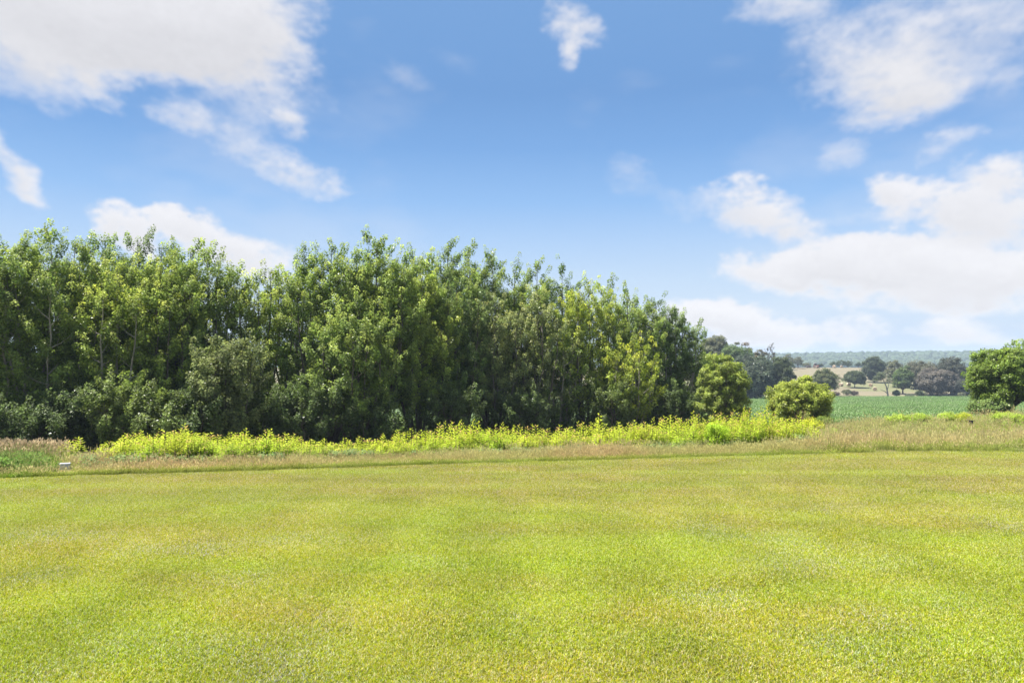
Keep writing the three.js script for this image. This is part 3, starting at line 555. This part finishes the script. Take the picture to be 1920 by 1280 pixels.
// ---------------------------------------------------------------- hay bales and the farm machine on the crest
{
  const hay = new THREE.MeshStandardMaterial({ name: 'hay', color: RGB(.62, .50, .35), roughness: 1, map: soil, bumpMap: soil, bumpScale: .03 });
  const endMat = new THREE.MeshStandardMaterial({ name: 'hay_end', color: RGB(.36, .27, .2), roughness: 1, map: soil });
  const darkHay = new THREE.MeshStandardMaterial({ name: 'old_hay', color: RGB(.085, .07, .06), roughness: 1, map: soil });
  const prof = [[.0, -.6], [.62, -.6], [.69, -.57], [.74, -.5], [.75, 0], [.74, .5], [.69, .57], [.62, .6], [0, .6]].map(([r, y]) => new THREE.Vector2(r, y));
  const roll = new THREE.LatheGeometry(prof.slice(1, 8), 22); roll.rotateZ(Math.PI / 2);
  const ends = mergeGeometries([-1, 1].map((s) => { const g = new THREE.CircleGeometry(.64, 20); g.rotateY(s * Math.PI / 2); g.translate(s * .602, 0, 0); return g; }));
  const bale = (px, depth, turn, scale, label, m = hay, e = endMat) => {
    const p = spot(px, depth), t = thing('hay_bale', label, 'hay bale', p, 'round hay bales on the mown slope'); t.rotation.y = turn; t.scale.setScalar(scale);
    const r = part('roll', roll, m, t); r.position.y = .72; const f = part('end_face', ends, e, t); f.position.y = .72;
  };
  bale(1639.8, 283, 1.1, 1.0, 'round hay bale nearest the corn field, right of the lone round tree');
  bale(1576.5, 306, .4, 1.05, 'round hay bale left of the lone round tree, farther of the pair from it');
  bale(1590.8, 307, 1.5, 1.05, 'round hay bale in the left shade of the lone round tree');
  bale(1632, 305, .9, .95, 'round hay bale half sunk in grass right of the lone round tree');
  bale(1563.8, 446, .5, 1.15, 'pale-topped round bale on the crest before the clustered bushes');
  bale(1577.8, 447, 1.3, 1.0, 'grey round bale on the crest beneath the tallest clustered bush');
  bale(1513.5, 446, .3, .95, 'left of two dark bales side by side on the crest', darkHay, darkHay);
  bale(1518.5, 446, 1.0, 1.1, 'right of two dark bales side by side on the crest', darkHay, darkHay);
  bale(1526.8, 444, 1.2, 1.0, 'reddish-brown bale left below the pale-topped farm machine', new THREE.MeshStandardMaterial({ color: RGB(.17, .085, .065), roughness: 1, map: soil }), endMat);
  bale(1532.2, 444, .2, 1.05, 'reddish-brown bale with a lit top right below the pale-topped farm machine', new THREE.MeshStandardMaterial({ color: RGB(.2, .10, .075), roughness: 1, map: soil }), endMat);
  const p = spot(1529.5, 449), t = thing('farm_machine', 'small pale-topped farm machine behind two reddish bales on the crest', 'tractor', p), box = (w, h, d, x, y, z) => { const g = new THREE.BoxGeometry(w, h, d); g.translate(x, y, z); return g; };
  const red = new THREE.MeshStandardMaterial({ color: RGB(.25, .05, .04), roughness: .5 }), pale = new THREE.MeshStandardMaterial({ color: RGB(.7, .7, .7), roughness: .5 }), dark = new THREE.MeshStandardMaterial({ color: RGB(.02, .02, .02), roughness: .8 });
  part('hood', mergeGeometries([box(1.5, .8, .9, 1.1, 1.25, 0), box(.7, .5, .8, 1.55, .95, 0)]), red, t);
  part('cab', mergeGeometries([box(.08, 1.2, .08, -.75, 2.1, .6), box(.08, 1.2, .08, .35, 2.1, .6), box(.08, 1.2, .08, -.75, 2.1, -.6), box(.08, 1.2, .08, .35, 2.1, -.6), box(1.3, .7, 1.3, -.2, 1.3, 0)]), red, t);
  part('cab_roof', box(1.5, .22, 1.5, -.2, 2.8, 0), pale, t);
  part('window', box(1.0, 1.1, 1.1, -.2, 2.12, 0), dark, t);
  for (const [x, r] of [[-.6, .85], [1.4, .5]]) for (const z of [-.85, .85]) { const g = new THREE.TorusGeometry(r * .72, r * .28, 8, 18); g.translate(x, r, z); const w = part('wheel', g, dark, t); const hg = new THREE.CylinderGeometry(r * .45, r * .45, .18, 14); hg.rotateX(Math.PI / 2); hg.translate(x, r, z); part('rim', hg, pale, w); }
}

// ---------------------------------------------------------------- saplings: a long thicket of pointed yellow-green shoots
const TOPLINE = [[130, 862], [165, 856], [185, 846], [230, 814], [300, 808], [335, 800], [420, 818], [500, 808], [570, 820], [640, 828], [700, 824], [780, 810], [860, 795], [940, 799], [1000, 803], [1100, 797], [1200, 789], [1290, 782], [1370, 772], [1450, 770], [1500, 787], [1535, 800]];
const saplingGeos = [0, 1, 2, 3, 4, 5].map((v) => {
  const R = rngOf(210 + v), stem = new Soup(), fol = new Soup(), leaders = 2 + (v % 3);
  for (let l = 0; l < leaders; l++) {
    const a = l * 2.5 + R(), top = V(Math.cos(a) * .17 * (l ? 1 : .2), l ? .68 + .25 * R() : 1, Math.sin(a) * .17 * (l ? 1 : .2)), pts = curve(V(0, -.05, 0), top, V(Math.cos(a) * .03, 0, Math.sin(a) * .03), 5);
    tube(stem, pts, .011, .004, RGB(.16, .12, .07), 4);
    const n = 44;
    for (let k = 0; k < n; k++) {
      const t = lerp(.12, 1.0, (k + R() * .6) / n), p = along(pts, t), q = k * 1.57 + (k % 2) * .2 + R() * .6, out = V(Math.cos(q), 0, Math.sin(q)), reach = lerp(.14, .015, t * t) * (.5 + .8 * R());
      const at = p.clone().addScaledVector(out, reach).add(V(0, .02, 0)), dir = out.clone().add(V(0, lerp(.1, 1.0, t * t) + (R() - .5) * .5, 0)).normalize(), face = V((R() - .5) * 1.4, 1, (R() - .5) * 1.4).normalize(), side = V().crossVectors(dir, face).normalize();
      const y = sstep(.15, .8, t), g = .75 + .5 * R(), pink = t > .86 && R() < .2;
      const c = pink ? RGB(.5 * g, .36 * g, .12 * g) : RGB(lerp(.19, .465, y) * g, lerp(.30, .53, y) * g, lerp(.055, .046, y) * g), k2 = lerp(.115, .06, t * t) * (.75 + .5 * R());
      leaf(fol, at, dir, side, k2 * 1.25, k2 * .8, k2 * .1, c, c);
    }
  }
  return [stem.geo(), fol.geo()];
});
const saplingWhole = saplingGeos.map((g) => mergeGeometries(g));
const SAPS = 'pointed yellow-green saplings packed along the meadow edge';
function sapling(v, at, h, wide, turn, label) {
  const t = thing('sapling', label, 'sapling', at, SAPS);
  part('stem', saplingGeos[v][0], barkMat, t); part('foliage', saplingGeos[v][1], softLeafMat, t);
  t.scale.set(wide, h, wide); t.rotation.y = turn;
}
{
  const R = rngOf(88);
  sapling(2, spot(146, 21.4), heightTo(146, 821, 21.4), 1.15, 1, 'lone leafy sapling standing apart beside the reeds, above the pale box');
  sapling(0, spot(118, 22), heightTo(118, 833, 22), .9, 2, 'slender sapling squeezed between the reeds and the lone leafy sapling');
  sapling(4, spot(1122, 26.5), heightTo(1122, 779, 26.5), 1.1, 1, 'single fern-like green shoot standing above the thicket below the brightest crown');
  const zone = [[260, 'the left end of the row'], [420, 'the low white cloud and the silvery young tree'], [560, 'the airy trees by the notch'], [740, 'the widest rounded double crown'], [900, 'the two close tall plumes'], [1060, 'the narrow single spire and the peaked tree'], [1160, 'the brightest yellow-green crown'], [1340, 'the last tall trees at the right end'], [1440, 'the rounded yellow-green tree'], [1540, 'the lone low tree before the corn']];
  const kinds = ['front-rank thicket sapling below ', 'taller back-rank thicket sapling below '];
  const bins = saplingWhole.map(() => []);
  let n = 0;
  for (let px = 170; px < 1536; px += 5.4) {                                  // single shoots one can tell apart along the skyline of the thicket
    const q = px + (R() - .5) * 5, line = table(TOPLINE, q), x0 = (q - 960) / F0 * 24, back = n % 2, depth = lawnEdge(x0) + (back ? 3.4 + R() * 1.4 : 2.5 + R() * .8);
    const h = heightTo(q, line + (back ? -1 : 10) + (R() - .4) * 20 - (R() < .05 ? 6 : 0), depth);
    if (h < .3) continue;
    sapling(Math.floor(R() * 6), spot(q, depth), h, .75 + R() * .4, R() * 6.28, kinds[back] + zone.find(([e]) => q < e)?.[1]);
    n++;
  }
  for (let i = 0; i < 1300; i++) {                                            // the mass of shoots between and below them
    const q = 165 + R() * 1375, line = table(TOPLINE, q), x0 = (q - 960) / F0 * 24, depth = lawnEdge(x0) + 1.7 + R() * 3.2, h = heightTo(q, line + 6 + R() * 30 + 14 * fbm(q * .02, 2, 2), depth);
    if (h < .2) continue;
    const g = (.62 + .55 * R()); bins[i % 6].push({ m: new THREE.Matrix4().compose(spot(q, depth), new THREE.Quaternion().setFromAxisAngle(UP, R() * 6.28), V(.85, h, .85)), c: RGB(g * (.84 + .2 * fbm(q * .015, 9, 2)), g, g) });
  }
  const mass = new THREE.Group(); mass.name = 'sapling_thicket'; scene.add(mass);
  tag(mass, 'dense mass of yellow-green shoots between and below the pointed saplings', 'thicket', null, 'stuff');
  bins.forEach((b, i) => scatter('foliage', saplingWhole[i], softLeafMat, b, mass));
}

// ---------------------------------------------------------------- grasses
function blade(s, at, dir, h, w, lean, c0, c1) {
  const side = V(-dir.z, 0, dir.x).multiplyScalar(w * .5), m = at.clone().addScaledVector(dir, lean * h * .3).add(V(0, h * .6, 0)), t = at.clone().addScaledVector(dir, lean * h).add(V(0, h * (1 - .25 * lean), 0)), cm = c0.clone().lerp(c1, .55);
  const a = at.clone().add(side), b = at.clone().sub(side), e = m.clone().addScaledVector(side, .8), f = m.clone().addScaledVector(side, -.8);
  s.tri(a, b, f, c0, c0, cm); s.tri(a, f, e, c0, cm, cm); s.tri(e, f, t, cm, cm, c1);
}
function clump(seed, { blades, heads, h, r, low, top, head, headLen, headWid, bladeW = .007 }) {
  const R = rngOf(seed), s = new Soup();
  for (let i = 0; i < blades + heads; i++) {
    const q = R() * 6.28, rr = r * Math.sqrt(R()), at = V(Math.cos(q) * rr, 0, Math.sin(q) * rr), a = R() * 6.28, dir = V(Math.cos(a), 0, Math.sin(a)), hh = h * (.55 + .6 * R()), g = .75 + .5 * R();
    if (i < blades) blade(s, at, dir, hh * .8, bladeW, .25 + .6 * R(), low.clone().multiplyScalar(g), top.clone().multiplyScalar(g));
    else {
      const lean = .08 + .28 * R(), t = at.clone().addScaledVector(dir, lean * hh).add(V(0, hh * 1.1, 0)), ax = V().subVectors(t, at).normalize(), c = head.clone().multiplyScalar(.75 + .5 * R()), st = top.clone().lerp(head, .5), sd = V(-dir.z, 0, dir.x), L = headLen * (.7 + .6 * R());
      s.tri(at.clone().addScaledVector(sd, .002), at.clone().addScaledVector(sd, -.002), t, low, low, st);
      for (const o of [sd, dir]) { const m = t.clone().addScaledVector(ax, L * .35), e = t.clone().addScaledVector(ax, L); s.tri(t, m.clone().addScaledVector(o, headWid), e, c); s.tri(t, e, m.clone().addScaledVector(o, -headWid), c); }
    }
  }
  return s.geo();
}
{
  const brome = [0, 1, 2].map((i) => clump(400 + i, { blades: 30, heads: 26, h: .34, r: .24, low: RGB(.19, .26, .05), top: RGB(.43, .48, .12), head: RGB(.62, .565, .28), headLen: .09, headWid: .010 }));
  const green = [0, 1].map((i) => clump(410 + i, { blades: 60, heads: 6, h: .30, r: .22, low: RGB(.14, .19, .03), top: RGB(.38, .43, .07), head: RGB(.6, .48, .26), headLen: .07, headWid: .008 }));
  const geos = [...brome, ...green], bins = geos.map(() => []), R = rngOf(420);
  for (let i = 0; i < 17600; i++) {
    const px = -220 + R() * 2540, right = sstep(1380, 1640, px), left = sstep(150, 90, px), x0 = (px - 960) / F0 * 24;
    const e = lawnEdge(x0), depth = e + (right > R() ? .05 + R() * 24 * R() + R() * 3 : .05 + R() * 2.5), p = spot(px, depth), inner = depth - lawnEdge(p.x);
    if (inner < .03) continue;
    if (left > .5 && inner > .3 && R() < .9) continue;
    if (px > 92 && px < 152 && inner > .15 && depth < 20.6) continue;
    if (R() > .6 + .4 * sstep(40, 24, depth)) continue;
    const patch = fbm(p.x * .35 + 3, p.z * .5 + 8, 3), fringe = inner < .28 + .25 * patch, isGreen = fringe ? R() < .85 : R() < sstep(.44, .62, fbm(p.x * .22 + 40, p.z * .55 + 12, 3)) * .85 + .3;
    const k = isGreen ? 3 + Math.floor(R() * 2) : Math.floor(R() * 3), s = (fringe ? .45 + .25 * R() : (.6 + .45 * R()) * lerp(.85, 1.15, right)) * (.7 + .6 * patch) * (R() < .1 ? 1.45 : 1), g = .85 + .3 * R(), rosy = 1 + (patch - .5) * .22;
    bins[k].push({ m: pose(p, V((R() - .5) * .2, 1, (R() - .5) * .2), R() * 6.28, V(1, s, 1)), c: RGB(g * rosy, g, g * (1 + (patch - .5) * .4)) });
  }
  for (let i = 0; i < 900; i++) {                                            // loose rank green grass at the far left
    const px = -150 + R() * (245 + 60 * R() * R()), x0 = (px - 960) / F0 * 20, depth = lawnEdge(x0) + .12 + R() * 3.4, g = .7 + .6 * R();
    if (px > 92 && depth < 20.6) continue;
    bins[3 + (i % 2)].push({ m: pose(spot(px, depth), V((R() - .5) * .5, 1, (R() - .5) * .5), R() * 6.28, V(1.1, (.8 + .9 * R()) * sstep(0, 1.2, depth - lawnEdge(x0) + .35), 1.1)), c: RGB(.62 * g, .86 * g, .55 * g) });
  }
  const meadow = new THREE.Group(); meadow.name = 'meadow_grass'; scene.add(meadow);
  tag(meadow, 'tall unmown grass with pinkish seed heads along the lawn edge', 'grass', null, 'stuff');
  geos.forEach((g, i) => scatter('grass', g, grassMat, bins[i], meadow));
}
{ // leafy weeds: rank green at the left, grey-green in front of the thicket, fresh green patches in the right meadow
  const geos = [0, 1, 2].map((i) => makeSpray(440 + i, { count: 46, length: .5, spread: .2, size: .062, droop: .05, flat: .3, tipBright: 1.25 })), bins = geos.map(() => []), R = rngOf(450);
  const put = (px, depth, s, c) => { const g = .8 + .4 * R(); bins[Math.floor(R() * 3)].push({ m: pose(spot(px, depth), V((R() - .5) * .4, 1, (R() - .5) * .4), R() * 6.28, s), c: RGB(c.r * g, c.g * g, c.b * g) }); };
  for (let i = 0; i < 380; i++) { const px = -140 + R() * (225 + 60 * R() * R()), x0 = (px - 960) / F0 * 20; put(px, lawnEdge(x0) + .35 + R() * 3.0, (.5 + .5 * R()) * (px > 92 ? .6 : 1), RGB(.135, .225, .04)); }
  for (let i = 0; i < 950; i++) { const px = 150 + R() * 1440, x0 = (px - 960) / F0 * 23, n = fbm(px * .012 + 4, 3, 3); put(px, lawnEdge(x0) + 1.0 + R() * 1.3, .35 + .6 * n * R() + .15, n > .5 ? RGB(.21, .27, .10) : RGB(.25, .31, .06)); }
  for (let i = 0; i < 900; i++) { const px = 1490 + R() * 480, depth = 24.5 + R() * 16, p = spot(px, depth); if (fbm(p.x * .3 + 70, p.z * .3, 3) < .49) continue; put(px, depth, .4 + .4 * R(), RGB(.26, .34, .06)); }
  const weeds = new THREE.Group(); weeds.name = 'leafy_weeds'; scene.add(weeds);
  tag(weeds, 'low leafy green weeds at the lawn edge and among the meadow grass', 'weeds', null, 'stuff');
  geos.forEach((g, i) => scatter('leaves', g, softLeafMat, bins[i], weeds));
}
{ // reed grass with pink-tan plumes at the far left
  const geos = [0, 1].map((i) => clump(470 + i, { blades: 26, heads: 20, h: .98, r: .26, low: RGB(.12, .18, .03), top: RGB(.24, .25, .07), head: RGB(.54, .44, .28), headLen: .17, headWid: .02, bladeW: .014 })), bins = [[], []], R = rngOf(480);
  for (let i = 0; i < 420; i++) { const px = -150 + R() * 272, x0 = (px - 960) / F0 * 22, depth = lawnEdge(x0) + 3.2 + R() * 2.6, h = heightTo(px, 835 + (R() - .5) * 14, depth) / 1.15; bins[i % 2].push({ m: pose(spot(px, depth), V((R() - .5) * .15 + .06, 1, (R() - .5) * .15), R() * 6.28, V(1, Math.max(.4, h), 1)), c: RGB(1, 1, 1).multiplyScalar(.85 + .3 * R()) }); }
  const reeds = new THREE.Group(); reeds.name = 'reeds'; scene.add(reeds);
  tag(reeds, 'bed of reed grass with pink-tan plumes at the left under the dark trees', 'reeds', null, 'stuff');
  geos.forEach((g, i) => scatter('plumes', g, grassMat, bins[i], reeds));
}
// low shrubs and tufts of the meadow one can point at: [column, metres ahead, row of the top, width in pixels, tint, label]
const LOW = [
  [1345, 24.6, 797, 40, RGB(.30, .43, .03), 'fresh green rounded clump in front of the thicket below the rounded yellow-green tree'],
  [1520, 31, 789, 36, RGB(.42, .46, .035), 'yellow-green shrub ending the thicket at its right, before the lone low tree'],
  [1690, 38, 781, 52, RGB(.29, .39, .055), 'wide yellow-green shrub at the meadow brink below the hay bale slope'],
  [1728, 38, 785, 30, RGB(.29, .39, .055), 'low yellow-green shrub joined to the right of the wide meadow-brink shrub'],
  [1775, 38, 787, 30, RGB(.29, .39, .055), 'small yellow-green shrub midway between the wide shrub and the dark nest box'],
  [1806, 37, 781, 26, RGB(.36, .42, .04), 'yellow-topped shrub just left of the dark nest box'],
  [1880, 36, 787, 40, RGB(.29, .39, .055), 'yellow-green shrub in the grass below the vivid green tree'],
  [1912, 34, 783, 34, RGB(.29, .39, .055), 'yellow-green shrub at the right picture edge below the vivid green tree'],
  [1545, 40, 783, 30, MAPLE, 'small dark green seedling shrub at the right foot of the lone low tree'],
];
LOW.forEach(([px, depth, top, wpx, tint, label], i) => {
  const W = wpx * depth / F0;
  plant('low_shrub', domed({ H: Math.max(.45, heightTo(px, top, depth)), W, seed: 1200 + i, tint, clumps: 16, per: 12, trunk: .06, low: -.75, clump: .2, unit: .5 }), { label, category: 'shrub', at: spot(px, depth), group: 'low shrubs in the meadow', sprays: FINESPRAY, mat: softLeafMat });
});
{ // dry tuft before the lone low tree
  const t = thing('dry_grass_tuft', 'tuft of tall straw-coloured dry grass before the lone low tree', 'grass tuft', spot(1502, 38)), h = heightTo(1502, 776, 38);
  const s = clump(1300, { blades: 50, heads: 50, h: h * .85, r: .35, low: RGB(.16, .13, .05), top: RGB(.34, .26, .12), head: RGB(.46, .35, .2), headLen: .14, headWid: .012, bladeW: .012 });
  part('stalks', s, grassMat, t);
}
// ---------------------------------------------------------------- the mown lawn's own blades
{
  const LIMEG = RGB(.315, .385, .010), YEL = RGB(.455, .43, .022), STRAW = RGB(.60, .52, .22), DARK = RGB(.12, .16, .012), PALE = RGB(.52, .55, .22);
  const geos = [0, 1, 2, 3, 4, 5].map((v) => {
    const R = rngOf(500 + v), s = new Soup();
    for (let i = 0; i < 330; i++) {
      const q = R() * 6.28, rr = .42 * Math.sqrt(R()), at = V(Math.cos(q) * rr, -.004, Math.sin(q) * rr), a = R() * 6.28, h = .022 + .024 * R(), lean = .2 + 1.1 * R(), w = .0024 + .0022 * R();
      const k = R(), c = (k < .46 ? LIMEG : k < .70 ? YEL : k < .80 ? STRAW : k < .87 ? DARK : PALE).clone().multiplyScalar(.75 + .5 * R()), dir = V(Math.cos(a), 0, Math.sin(a)), side = V(-dir.z, 0, dir.x);
      const m = at.clone().addScaledVector(dir, lean * h * .35).add(V(0, h * .7, 0)), t = at.clone().addScaledVector(dir, lean * h).add(V(0, h, 0)), c0 = c.clone().multiplyScalar(.75);
      s.tri(at.clone().addScaledVector(side, w), at.clone().addScaledVector(side, -w), m.clone().addScaledVector(side, -w * .8), c0, c0, c); s.tri(at.clone().addScaledVector(side, w), m.clone().addScaledVector(side, -w * .8), m.clone().addScaledVector(side, w * .8), c0, c, c); s.tri(m.clone().addScaledVector(side, w * .8), m.clone().addScaledVector(side, -w * .8), t, c);
    }
    return s.geo();
  });
  const bins = geos.map(() => []), R = rngOf(520), c = new THREE.Color();
  for (let i = 0; i < 25000; i++) {
    const d = 4.2 + 20 * Math.pow(R(), .84), x = (R() * 2 - 1) * (d * .74 + 6);
    if (d > lawnEdge(x) - .05 + R() * .1) continue;
    lawnTone(x, d, c);
    bins[i % 6].push({ m: new THREE.Matrix4().compose(V(x, land(x, -d), -d), new THREE.Quaternion().setFromAxisAngle(UP, R() * 6.28), V(1, .85 + .4 * R(), 1)), c: c.clone().multiplyScalar(.9 + .2 * R()) });
  }
  const turf = new THREE.Group(); turf.name = 'lawn_grass'; scene.add(turf);
  tag(turf, 'short mown lime-green and straw-flecked grass covering the wide lawn', 'grass', null, 'stuff');
  geos.forEach((g, i) => scatter('blades', g, grassMat, bins[i], turf));
}
// ---------------------------------------------------------------- small things
{
  const at = spot(124.5, 19.4), t = thing('utility_box', 'small pale grey box on a short dark stand at the left lawn edge', 'box', at), k = 19.4 / F0, y0 = heightTo(124.5, 884, 19.4), grey = new THREE.MeshStandardMaterial({ color: RGB(.42, .43, .47), roughness: .55 }), dark = new THREE.MeshStandardMaterial({ color: RGB(.05, .035, .03), roughness: .8 });
  const w = 15 * k, h = 10 * k, sh = new THREE.Shape(); sh.moveTo(-w / 2, 0); sh.lineTo(w / 2, 0); sh.lineTo(w / 2, h * .8); sh.lineTo(w / 2 - .02, h); sh.lineTo(-w / 2 + .02, h); sh.lineTo(-w / 2, h * .8); sh.closePath();
  const g = new THREE.ExtrudeGeometry(sh, { depth: .14, bevelEnabled: true, bevelThickness: .008, bevelSize: .008, bevelSegments: 2 }); g.translate(0, y0 + .06, -.07);
  t.rotation.y = .35;
  part('housing', g, grey, t);
  const lid = new THREE.BoxGeometry(w + .03, .018, .19); lid.translate(0, y0 + .06 + h + .012, 0); part('lid', lid, grey, t);
  const post = new THREE.CylinderGeometry(.025, .03, y0 + .26, 10); post.translate(-.03, (y0 + .06) / 2 - .1, 0); part('stand', post, dark, t);
}
{
  const dep = 33, at = spot(1819, dep), t = thing('nest_box', 'small dark box on a thin post in the right meadow', 'nest box', at), k = dep / F0, top = heightTo(1819, 789, dep), wood = new THREE.MeshStandardMaterial({ color: RGB(.03, .03, .035), roughness: .8 }), postM = new THREE.MeshStandardMaterial({ color: RGB(.07, .065, .06), roughness: .8 });
  const sh = new THREE.Shape(), w = 5 * k, h = 5.5 * k; sh.moveTo(-w / 2, -h); sh.lineTo(w / 2, -h); sh.lineTo(w / 2, 0); sh.lineTo(-w / 2, .02); sh.closePath();
  const hole = new THREE.Path(); hole.absarc(0, -h * .4, .018, 0, 6.28); sh.holes.push(hole);
  const g = new THREE.ExtrudeGeometry(sh, { depth: .11, bevelEnabled: true, bevelThickness: .004, bevelSize: .004, bevelSegments: 1 }); g.translate(0, top, -.055); part('box', g, wood, t);
  const roof = new THREE.BoxGeometry(w + .05, .018, .17); roof.rotateZ(-.08); roof.translate(0, top + .022, .01); part('roof', roof, wood, t);
  const post = new THREE.CylinderGeometry(.02, .02, top + .3, 8); post.translate(0, top / 2 - .15 - h * .3, -.07); part('post', post, postM, t);
}
{
  const p = point(1695.7, 664.4, 150), t = thing('bird', 'tiny dark bird flying low above the wooded ridge', 'bird', p), m = new THREE.MeshStandardMaterial({ color: RGB(.03, .028, .027), roughness: .8 });
  const prof = [[0, -.16], [.02, -.15], [.045, -.08], [.055, 0], [.045, .07], [.03, .11], [.028, .14], [.012, .17], [0, .19]].map(([r, y]) => new THREE.Vector2(r, y)), g = new THREE.LatheGeometry(prof, 12); g.rotateZ(-Math.PI / 2); part('body', g, m, t);
  for (const s of [-1, 1]) { const w = new Soup(), c = RGB(1, 1, 1), A = V(.06, .02, .03 * s), B = V(-.07, .02, .03 * s), C = V(.03, .10, .2 * s), D = V(-.05, .10, .2 * s), E = V(-.09, .08, .38 * s); w.tri(A, B, C, c); w.tri(B, D, C, c); w.tri(C, D, E, c); const lift = w.geo(); part('wing', lift, m, t); }
}
renderer.render(scene, camera);
